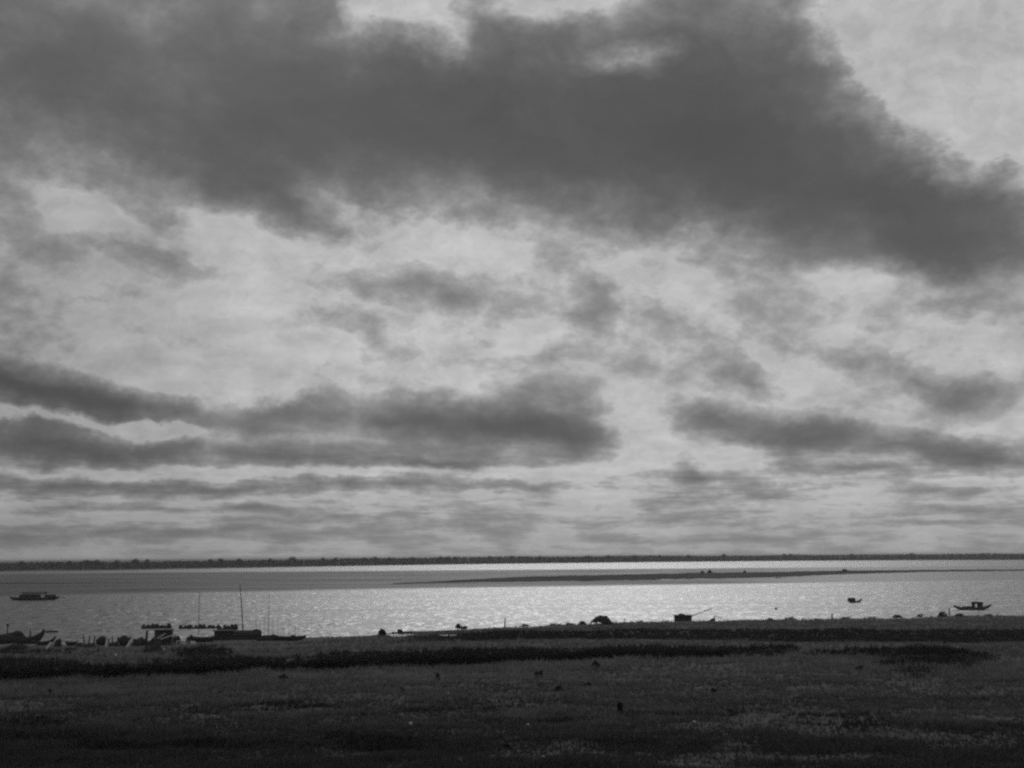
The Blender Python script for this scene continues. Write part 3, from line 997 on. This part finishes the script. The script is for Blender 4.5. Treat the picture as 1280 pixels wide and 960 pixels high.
# box shed by the water, two pale poles leaning on it
p = hit(205, 806); mp = p.y / F
t = thing('shed', (p.x, p.y, p.z), 0.05, 'dark boxy shed by the water with pale roof edge', 'shed')
b_ = MB(); b_.box((0, 0, 1.0), (18.5 * mp, 1.6, 2.0)); b_.build('wall', M['dark_wood'], t)
b_ = MB(); b_.box((0, -.05, 2.06), (20.5 * mp, 1.9, .1), 0, -.02); b_.build('roof', M['grey_wood'], t)
b_ = MB(); b_.box((-.5, -.82, .8), (.7, .04, 1.5)); b_.build('door', M['grey_wood'], t)
for s_ in (-1, 1):
    MB().tube([(s_ * 9.8 * mp, -.85, 0), (s_ * 9.8 * mp, -.85, 2.0)], .06).build('corner_post', M['dark_wood'], t)
for (x0, y0, x1, y1, lab) in [(197, 798, 207, 792, 'shorter pale pole leaning against the dark boxy shed'),
                              (201, 799, 216, 794, 'longer pale pole leaning against the dark boxy shed')]:
    yf = p.y - 1.05 - (0.12 if x0 > 199 else 0)
    a = ray(x0, y0); b2 = ray(x1, y1)
    A = CAM + a * (yf / a.y); B2 = CAM + b2 * (yf / b2.y)
    o = MB().tube([(0, 0, 0), tuple((B2 - A) * .5), tuple(B2 - A)], .085, .075).build('pole', M['pale_wood'])
    o.location = A
    tag(o, lab, 'pole')


# tilted pale planks, posts, stakes
def upright(name, px, py, h_px, wid, mat, label, cat, lean=0.0, group=None, in_water=False, r1=None):
    p = at(px, py, 0.0) if in_water else hit(px, py)
    mp = p.y / F
    h_ = h_px * mp
    o = MB().tube([(0, 0, -.5), (lean * h_ * .5, 0, h_ * .5), (lean * h_, 0, h_)], wid, r1 or wid * .7, 8).build(name, mat)
    o.location = (p.x, p.y, p.z if not in_water else 0)
    tag(o, label, cat, group)
    return o


def plank(px, py, h_px, lean, label):
    p = hit(px, py); mp = p.y / F
    h_ = h_px * mp
    b_ = MB(); b_.box((0, 0, h_ / 2), (.26, .06, h_)); o = b_.build('plank', M['pale_wood'])
    o.location = (p.x, p.y - .9, p.z - .05); o.rotation_euler = (-.25, lean, .3)
    tag(o, label, 'plank', 'pale planks propped by the canoes')


plank(135, 808, 11, 0.15, 'pale upright plank right of the canoe with rounded load')
plank(161, 809, 11, 0.5, 'pale slanting plank right of the deep round canoe')
plank(60, 811, 11, 0.62, 'faint pale plank leaning at the water edge left of the bundle')
SG = 'stakes standing at the landing'
upright('stake', 105.5, 807, 13, .09, M['dark_wood'], 'leaning left stake of three on the mud bank', 'stake', -.15, SG)
upright('stake', 111, 807, 12.5, .10, M['dark_wood'], 'middle stake of three on the mud bank', 'stake', .05, SG)
upright('stake', 117, 807, 13, .16, M['dark_wood'], 'thickest right stake of three on the mud bank', 'stake', .08, SG, r1=.05)
upright('stake', 140.5, 808, 12, .11, M['dark_wood'], 'short stake right of the upright pale plank', 'stake', -.05, SG)
upright('mooring_post', 182.5, 812, 23, .17, M['dark_wood'], 'tall dark mooring post left of the boxy shed', 'post', .02)
upright('stake', 218, 805, 12, .12, M['dark_wood'], 'stake right beside the boxy shed', 'stake', .03, SG)
upright('stake', 223, 805, 9, .10, M['dark_wood'], 'short stake between the shed and the white crate', 'stake', .1, SG)
upright('stake', 237, 804, 7, .10, M['dark_wood'], 'low stake between the two white crates', 'stake', -.05, SG)
upright('post', 631, 785, 13, .11, M['dark_wood'], 'slim post standing alone on the brow of the bank', 'post', 0.03, None)
upright('post', 1040, 774, 7, .15, M['dark_wood'], 'stubby dark post on the brow between low bushes', 'post', .05)
upright('post', 1187, 771, 11, .13, M['dark_wood'], 'thin dark post right of the dense square bush', 'post', 0)
upright('post', 781, 778, 5, .08, M['dark_wood'], 'tiny post right of the arched shelter', 'post', 0)
upright('mooring_pole', 248, 792, 51, .05, M['dark_wood'], 'thin tall pole standing in the river left of the leaning mast', 'pole', 0, None, True)
upright('mooring_pole', 335.5, 797, 53, .04, M['dark_wood'], 'thin tall pole standing in the river right of the leaning mast', 'pole', -.01, None, True)
for px, hp, nm in [(320, 21, 'first'), (325, 19, 'second'), (330, 24, 'third'), (341, 20, 'fourth'), (347, 22, 'fifth'), (354, 18, 'sixth'), (361, 20, 'seventh'), (369, 17, 'last')]:
    upright('fishing_stake', px, 795.5 - random.random(), hp, .03, M['grey_wood'], '%s thin stake from the left in the fishing fence right of the mast' % nm, 'stake', random.uniform(-.03, .03), 'thin fishing stakes in the shallows', True)

for (px, py, w_, h_, lab) in [(228, 804.5, 9.5, 3.4, 'larger white crate on the mud between shed and barge'), (243, 804.6, 5, 2.4, 'smaller white crate on the mud left of the barge')]:
    p = hit(px, py); mp = p.y / F
    t = thing('crate', (p.x, p.y - .8, p.z + .02), .05, lab, 'crate', 'white crates on the mud')
    b_ = MB(); b_.box((0, 0, h_ * mp / 2), (w_ * mp, .5, h_ * mp)); b_.build('box', M['pale_cloth'], t)
    b_ = MB(); b_.box((0, 0, h_ * mp + .025), (w_ * mp + .06, .56, .05)); b_.build('lid', M['pale_wood'], t)

# rafts with a row of lashed bundles
def raft(px, py, len_px, n, label, seed):
    p = at(px, py, 0.0); mp = p.y / F
    t = thing('raft', (p.x, p.y, 0), 0.02, label, 'raft', 'log rafts floating off the landing')
    Lh = len_px * mp; r_ = random.Random(seed)
    d = MB()
    for q in range(5):
        d.tube([(-Lh / 2 + r_.uniform(0, .6), q * .32 - .64, .06), (0, q * .32 - .64, .08), (Lh / 2 - r_.uniform(0, .6), q * .32 - .64, .06)], .16, .15, 8)
    d.build('deck', M['dark_wood'], t)
    for q in range(n):
        x_ = -Lh / 2 + (q + .5 + r_.uniform(-.2, .2)) * Lh / n
        h_ = r_.choice((.28, .34, .4, .46, .6))
        MB().blob((x_, r_.uniform(-.2, .2), .22), (Lh / n * r_.uniform(.42, .62), .5, h_), seed + q, .4).build('bundle', M['bundle'], t, True)


raft(196, 785.3, 36, 7, 'shorter log raft with dark bundles floating beyond the boxy shed', 21)
raft(250, 785.6, 50, 9, 'longer log raft with dark bundles floating beyond the white crates', 40)
raft(285, 786.8, 25, 5, 'log raft with lumpy bundles floating left of the leaning mast', 60)

# arched shelter: thatch thrown over hoops, open at one side so that the river shows through
p = hit(754, 781.5); mp = p.y / F
t = thing('arched_shelter', (p.x, p.y, p.z), 0.0, 'arched thatched shelter with two humps and a bright gap beneath it', 'shelter')
W = 31 * mp
prof = [(0, .30), (.08, .52), (.18, .75), (.28, .9), (.38, 1.0), (.46, .97), (.52, .9), (.58, .94), (.64, .93), (.70, .78), (.78, .52), (.86, .3), (.94, .12), (1.0, .03)]
low = [(0, .20), (.08, .27), (.14, .22), (.2, .2), (.26, .3), (.34, .28), (.42, .22), (.47, 0), (1.0, 0)]
Hh = 11.8 * mp
nx, nj = 40, 12
vs = []; fs = []
for i in range(nx + 1):
    s_ = i / nx
    hz = np.interp(s_, [a for a, _ in prof], [b for _, b in prof]) * Hh
    lz = np.interp(s_, [a for a, _ in low], [b for _, b in low]) * Hh
    for off in (0, .09):
        for j in range(nj + 1):
            a = math.pi * j / nj
            dpt = 1.0 * (1 - .25 * abs(2 * s_ - 1))
            vs.append(((s_ - .5) * W, -math.cos(a) * (dpt - off), max(lz, 0) + max(hz - off - lz, .02) * math.sin(a) ** .7))
q = nj + 1
for i in range(nx):
    for j in range(nj):
        a = i * 2 * q + j
        fs.append((a, a + 1, a + 2 * q + 1, a + 2 * q)); b2 = a + q
        fs.append((b2, b2 + 2 * q, b2 + 2 * q + 1, b2 + 1))
    for j in (0, nj):
        a = i * 2 * q + j
        fs.append((a, a + 2 * q, a + 3 * q, a + q))
for i in (0, nx):
    for j in range(nj):
        a = i * 2 * q + j
        fs.append((a, a + q, a + q + 1, a + 1))
mb = MB(); mb.add(vs, fs); mb.build('thatch_cover', M['thatch'], t, True)
for x_ in (-.49, -.05):
    for s_ in (-1, 1):
        MB().tube([(x_ * W, s_ * .7, -.2), (x_ * W, s_ * .7, .45)], .05).build('prop', M['dark_wood'], t)

# float on the river
p = at(970, 762, 0)
o = MB().blob((0, 0, 0.1), (.3, .3, .3), 4, .08, flat=False).build('net_float', M['dark_wood'], None, True); o.location = p
tag(o, 'small round dark float alone on the bright river', 'float')
# pale boat-shaped speck by the sandbar
p = at(973, 722.6, 0)
t = thing('canoe', (p.x, p.y, .05), .1, 'tiny pale canoe beached at the lower edge of the sandbar', 'boat')
MB().hull(3.6, .9, .45, .3, .3).build('hull', M['pale_wood'], t, True)
MB().box((0, 0, .33), (.2, .7, .04)).build('thwart', M['grey_wood'], t)

# ------------------------------------------------------------------ puddles on the bank
for i, (px, py, w_, h_) in enumerate([(500, 794.5, 30, 1.6), (560, 794.5, 26, 1.2), (3, 808, 5, 2.0), (35, 808.0, 8, 1.4), (86, 805, 18, 1.8)]):
    c = hit(px, py); mpp = c.y / F
    dy = max(hit(px, py - h_ / 2).y - hit(px, py + h_ / 2).y, 1.2)
    vs = [(0, 0, 0)]
    n_ = 26
    for q in range(n_):
        an = 2 * math.pi * q / n_
        k_ = 1 + .28 * math.sin(3 * an + i) + .15 * math.sin(7 * an + 2 * i)
        vs.append((math.cos(an) * w_ * mpp * .5 * k_, math.sin(an) * dy * .5 * k_, 0))
    mb = MB(); mb.add(vs, [(0, q + 1, (q + 1) % n_ + 1) for q in range(n_)])
    o = mb.build('puddle', M['water'])
    zz_ = max(gz(c.x + v_[0], c.y + v_[1]) for v_ in vs)
    o.location = (c.x, c.y, .6 * zz_ + .4 * c.z + .02)
    tag(o, kind='structure')

# ------------------------------------------------------------------ air
hz_ = MB(); hz_.box((0, 12960, 7.0), (30000, 28000, 22.0))
haze = hz_.build('haze', bpy.data.materials.new('haze_air'))
hm = haze.data.materials[0]; hm.use_nodes = True
hm.node_tree.nodes.remove(hm.node_tree.nodes['Principled BSDF'])
pv = N(hm.node_tree, 'ShaderNodeVolumePrincipled')
pv.inputs['Color'].default_value = grey(0.9)
pv.inputs['Density'].default_value = 0.0001
pv.inputs['Anisotropy'].default_value = 0.0
L(hm.node_tree, pv.outputs[0], hm.node_tree.nodes['Material Output'].inputs['Volume'])
tag(haze, kind='stuff')

# ------------------------------------------------------------------ sun and sky
SUN_EL, SUN_AZ = R(31), R(4)       # ahead of the camera, a little to the right, behind thin cloud
sun = bpy.data.lights.new('sun', 'SUN')
sun.energy = 1.15
sun.angle = R(30)
so = bpy.data.objects.new('sun', sun)
COL.objects.link(so)
sd = Vector((math.sin(SUN_AZ) * math.cos(SUN_EL), math.cos(SUN_AZ) * math.cos(SUN_EL), math.sin(SUN_EL)))
so.rotation_euler = sd.to_track_quat('Z', 'Y').to_euler()
so.location = (0, 0, 60)

world = bpy.data.worlds.new('World')
scene.world = world
world.use_nodes = True
nt = world.node_tree
bg = nt.nodes['Background']
bg.inputs['Strength'].default_value = 0.1
sky = N(nt, 'ShaderNodeTexSky', sky_type='NISHITA')
sky.sun_disc = False
sky.sun_elevation = SUN_EL
sky.sun_rotation = SUN_AZ
tc = N(nt, 'ShaderNodeTexCoord')
D = tc.outputs['Generated']
sep = N(nt, 'ShaderNodeSeparateXYZ'); L(nt, D, sep.inputs[0])
dx, dy, dz = sep.outputs
az = math_node(nt, 'ARCTAN2', dx, dy)
hyp = math_node(nt, 'SQRT', math_node(nt, 'ADD', math_node(nt, 'MULTIPLY', dx, dx), math_node(nt, 'MULTIPLY', dy, dy)))
el = math_node(nt, 'ARCTAN2', dz, hyp)
# bearing / elevation of a direction, broken up by turbulence so that cloud edges are ragged
sky_p = N(nt, 'ShaderNodeCombineXYZ'); L(nt, az, sky_p.inputs[0]); L(nt, el, sky_p.inputs[1])
pm_ = N(nt, 'ShaderNodeMapping'); pm_.inputs['Scale'].default_value = (1.0, 1.5, 1.0)
L(nt, sky_p.outputs[0], pm_.inputs[0])
wn = noise_tex(nt, pm_.outputs[0], 11.0, 6, 0.62, dims='2D')
elc = map_range(nt, el, 0.0, 0.22, 0.30, 1.0, False)
wsub = N(nt, 'ShaderNodeVectorMath', operation='SUBTRACT'); L(nt, wn.outputs['Color'], wsub.inputs[0]); wsub.inputs[1].default_value = (.5, .5, .5)
wmul = N(nt, 'ShaderNodeVectorMath', operation='MULTIPLY'); L(nt, wsub.outputs[0], wmul.inputs[0]); wmul.inputs[1].default_value = (.085, .05, 0)
wsc = N(nt, 'ShaderNodeVectorMath', operation='SCALE'); L(nt, wmul.outputs[0], wsc.inputs[0]); L(nt, elc, wsc.inputs['Scale'])
wadd = N(nt, 'ShaderNodeVectorMath', operation='ADD'); L(nt, sky_p.outputs[0], wadd.inputs[0]); L(nt, wsc.outputs[0], wadd.inputs[1])
SP = wadd.outputs[0]


def bear_el(px, py):
    d = ray(px, py)
    return math.atan2(d.x, d.y), math.atan2(d.z, math.hypot(d.x, d.y))


# clouds of this sky: bearing, elevation, half sizes, slope and thickness (positive dark, negative a thin bright place)
CL = [
    (-10, 95, 200, 130, 10, .6), (100, 70, 470, 210, 8, .62), (320, 165, 310, 120, 16, .7), (60, -80, 420, 200, 0, .6), (230, 190, 250, 70, 15, .4), (330, 245, 110, 36, 18, .3),
    (430, 120, 300, 170, 10, .6), (620, 135, 400, 165, 12, .9), (850, 175, 460, 175, 14, 1.0), (890, 60, 230, 170, 25, .7), (980, 120, 200, 170, 40, .4),
    (1060, 250, 300, 95, 16, .8), (1210, 315, 230, 40, 5, .5), (1130, 215, 150, 110, 40, .4), (1210, 270, 150, 110, 30, .5), (740, 224, 320, 52, 12, .35),
    (500, 5, 110, 66, 25, -.95), (560, 52, 80, 36, 15, -.6), (776, 70, 66, 26, 8, -1.1), (660, 5, 120, 40, 0, -.35), (1210, 30, 240, 190, 30, -.9), (1160, 110, 120, 60, 40, -.5),
    (710, -20, 110, 50, 0, -.5), (445, 30, 60, 60, 0, -.4), (1085, 55, 90, 60, 45, -.5), (1262, 180, 90, 90, 0, -.35),
    (520, 358, 130, 38, 6, .5), (730, 388, 64, 52, -50, .55), (705, 322, 90, 26, 15, .3), (460, 425, 100, 28, 28, .3), (620, 378, 80, 30, 0, .25),
    (230, 345, 120, 26, 20, .22), (30, 330, 120, 60, 15, .16), (80, 385, 140, 50, 0, .14), (690, 435, 90, 24, 5, .4), (870, 430, 84, 42, 38, .42), (930, 478, 72, 28, 32, .4), (800, 468, 90, 26, 0, .35),
    (1150, 472, 110, 30, 16, .55), (1240, 486, 100, 30, -10, .45), (1200, 380, 130, 34, 5, .4), (1000, 385, 140, 36, 14, .25), (420, 390, 80, 30, 30, .3), (640, 460, 90, 26, 0, .35), (1020, 440, 90, 26, 20, .25), (180, 310, 90, 28, 15, .25),
    (20, 482, 210, 46, 9, 1.2), (165, 510, 130, 22, 6, .75), (40, 556, 200, 38, 2, 1.1), (310, 522, 130, 40, -8, .5), (480, 528, 230, 46, 2, .85), (630, 530, 190, 50, 3, .9), (560, 465, 200, 20, 0, -.35), (390, 573, 380, 22, 1, .8), (700, 545, 110, 34, 8, .6), (630, 495, 170, 26, 0, .35),
    (900, 528, 110, 36, 10, .55), (990, 538, 120, 36, 6, .6), (1010, 554, 90, 28, 10, .5), (1125, 553, 140, 26, 8, .85), (1230, 567, 90, 32, 8, .8), (880, 515, 70, 26, 0, .3),
    (50, 608, 220, 16, 1, .7), (260, 613, 170, 12, 1, .5), (440, 606, 240, 14, 1, .75), (640, 608, 76, 11, 0, .5), (330, 636, 150, 10, 0, .6), (120, 634, 130, 9, 0, .35), (560, 582, 170, 9, 0, .5),
    (858, 594, 42, 22, 25, .45), (868, 603, 36, 12, 0, .35), (930, 605, 60, 18, 20, .45), (955, 616, 46, 10, 0, .3), (880, 626, 170, 12, 0, .4), (1170, 612, 110, 14, 3, .45), (1060, 590, 150, 12, 0, .4), (760, 600, 110, 10, 0, .3), (1240, 635, 120, 10, 0, .35),
    (150, 668, 620, 15, 0, .6), (760, 652, 300, 10, 0, .35), (1150, 652, 240, 10, 0, .35), (500, 648, 250, 8, 0, .4), (900, 672, 400, 8, 0, .3),
    (335, 480, 60, 28, 0, -.7), (240, 465, 110, 30, 0, -.4), (185, 543, 60, 18, 0, -.9), (150, 450, 80, 30, 0, -.4), (260, 592, 330, 10, 0, -.45), (800, 520, 60, 70, 0, -.5), (60, 524, 200, 10, 4, -.9), (540, 295, 200, 26, 14, -.35), (640, 430, 120, 30, 0, -.2), (700, 585, 200, 12, 0, -.35),
    (330, 330, 140, 50, 20, -.25), (560, 290, 160, 26, 12, -.3), (300, 420, 160, 40, 10, -.25), (860, 360, 130, 30, 10, -.3), (1000, 480, 90, 30, 0, -.2), (90, 250, 130, 26, 18, -.35), (410, 250, 80, 30, 20, -.35),
]
acc = None
for (cx, cy, rx, ry, rot, amp) in CL:
    a0, e0 = bear_el(cx, cy)
    mp_ = N(nt, 'ShaderNodeMapping', vector_type='TEXTURE')
    mp_.inputs['Location'].default_value = (a0, e0, 0)
    mp_.inputs['Rotation'].default_value = (0, 0, R(-rot) + R(0.36))
    mp_.inputs['Scale'].default_value = (rx / F, ry / F, 1)
    L(nt, SP, mp_.inputs[0])
    gr = N(nt, 'ShaderNodeTexGradient', gradient_type='SPHERICAL')
    L(nt, mp_.outputs[0], gr.inputs[0])
    acc = math_node(nt, 'MULTIPLY_ADD', gr.outputs['Fac'], amp, acc if acc is not None else 0.0)

# the cloud deck seen in perspective: finer and flatter towards the horizon
den = math_node(nt, 'ADD', math_node(nt, 'MAXIMUM', dz, 0.0), 0.13)
plx = math_node(nt, 'DIVIDE', dx, den); ply = math_node(nt, 'DIVIDE', dy, den)
pl = N(nt, 'ShaderNodeCombineXYZ'); L(nt, plx, pl.inputs[0]); L(nt, ply, pl.inputs[1])
deck = noise_tex(nt, pl.outputs[0], 1.5, 6, 0.55, 0.0, dims='2D')
deck2 = noise_tex(nt, pl.outputs[0], 5.5, 5, 0.55, 0.0, dims='2D')
pq = N(nt, 'ShaderNodeMapping'); pq.inputs['Scale'].default_value = (1.0, 1.7, 1.0); pq.inputs['Rotation'].default_value = (0, 0, R(24))
L(nt, sky_p.outputs[0], pq.inputs[0])
puff = noise_tex(nt, pq.outputs[0], 15.0, 8, 0.62, 0.0, dims='2D')
pq2 = N(nt, 'ShaderNodeMapping'); pq2.inputs['Scale'].default_value = (1.0, 1.35, 1.0); pq2.inputs['Rotation'].default_value = (0, 0, R(12))
L(nt, SP, pq2.inputs[0])
tuft = noise_tex(nt, pq2.outputs[0], 42.0, 7, 0.66, 0.0, dims='2D')
# beyond the bearings described above the deck is broken at random
outside = math_node(nt, 'MAXIMUM', map_range(nt, math_node(nt, 'ABSOLUTE', az), .45, .75), map_range(nt, el, .44, .6))
rand = map_range(nt, deck.outputs['Fac'], 0.42, 0.62, 0.0, 0.75)
acc = math_node(nt, 'MULTIPLY_ADD', outside, rand, acc)
nz1 = math_node(nt, 'MULTIPLY_ADD', deck.outputs['Fac'], 0.34, -0.17)
nz2 = math_node(nt, 'MULTIPLY_ADD', puff.outputs['Fac'], 1.05, -0.525)
nz3 = math_node(nt, 'MULTIPLY_ADD', deck2.outputs['Fac'], 0.34, -0.17)
nz4 = math_node(nt, 'MULTIPLY_ADD', tuft.outputs['Fac'], 0.66, -0.33)
# long thin streaks of far cloud seen edge-on low down
sq = N(nt, 'ShaderNodeMapping'); sq.inputs['Scale'].default_value = (1.0, 7.0, 1.0)
L(nt, sky_p.outputs[0], sq.inputs[0])
strk = noise_tex(nt, sq.outputs[0], 20.0, 7, 0.65, 0.0, dims='2D')
nz5 = math_node(nt, 'MULTIPLY', math_node(nt, 'MULTIPLY_ADD', strk.outputs['Fac'], 1.5, -0.72), map_range(nt, el, 0.03, 0.11, 1.0, 0.0))
fld = math_node(nt, 'ADD', math_node(nt, 'ADD', math_node(nt, 'ADD', acc, nz4), math_node(nt, 'ADD', nz1, nz5)), math_node(nt, 'ADD', nz2, nz3))
fpos = math_node(nt, 'MAXIMUM', math_node(nt, 'SUBTRACT', fld, 0.01), 0.0)
thick = math_node(nt, 'SUBTRACT', 1.0, math_node(nt, 'EXPONENT', math_node(nt, 'MULTIPLY', fpos, -2.1)))
# thin cloud: bright, mottled; thick cloud: dark base
b1 = map_range(nt, deck2.outputs['Fac'], 0.25, 0.75, 4.3, 5.1)
b2 = map_range(nt, puff.outputs['Fac'], 0.3, 0.7, 0.35, -0.35)
b3 = map_range(nt, tuft.outputs['Fac'], 0.3, 0.7, -0.4, 0.4)
bright = math_node(nt, 'ADD', math_node(nt, 'ADD', b1, b3), b2)
bw = N(nt, 'ShaderNodeRGBToBW'); L(nt, sky.outputs[0], bw.inputs[0])
gapsky = math_node(nt, 'MINIMUM', bw.outputs[0], 5.0)
bright = math_node(nt, 'ADD', math_node(nt, 'MULTIPLY', bright, 0.88), math_node(nt, 'MULTIPLY', gapsky, 0.12))
dk1 = map_range(nt, fld, 0.6, 2.0, 0.82, 0.76)
dk2 = math_node(nt, 'MULTIPLY_ADD', puff.outputs['Fac'], 0.5, -0.25)
dark = math_node(nt, 'ADD', dk1, dk2)
mx = N(nt, 'ShaderNodeMix', data_type='FLOAT')
L(nt, thick, mx.inputs[0]); L(nt, bright, mx.inputs[2]); L(nt, dark, mx.inputs[3])
# the deck pales evenly into the air low over the horizon
lowf = map_range(nt, el, 0.0, 0.075, 0.50, 0.0)
mh = N(nt, 'ShaderNodeMix', data_type='FLOAT')
L(nt, lowf, mh.inputs[0]); L(nt, mx.outputs[0], mh.inputs[2]); mh.inputs[3].default_value = 2.75
# lens vignette to the left, plus brighter areas, put into the sky brightness
sky_gain = None
for (cx, cy, rx, ry, amp) in [(-150, 420, 620, 420, -.42), (20, 690, 700, 90, -.12), (160, 60, 460, 230, .22), (700, 400, 700, 260, .04), (380, 400, 360, 190, .14)]:
    a0, e0 = bear_el(cx, cy)
    mp_ = N(nt, 'ShaderNodeMapping', vector_type='TEXTURE')
    mp_.inputs['Location'].default_value = (a0, e0, 0); mp_.inputs['Scale'].default_value = (rx / F, ry / F, 1)
    L(nt, SP, mp_.inputs[0])
    gr = N(nt, 'ShaderNodeTexGradient', gradient_type='SPHERICAL'); L(nt, mp_.outputs[0], gr.inputs[0])
    sky_gain = math_node(nt, 'MULTIPLY_ADD', gr.outputs['Fac'], amp, sky_gain if sky_gain is not None else 1.0)
tot = math_node(nt, 'MULTIPLY', mh.outputs[0], sky_gain)
cmb = N(nt, 'ShaderNodeCombineColor')
for i in range(3):
    L(nt, tot, cmb.inputs[i])
L(nt, cmb.outputs[0], bg.inputs['Color'])
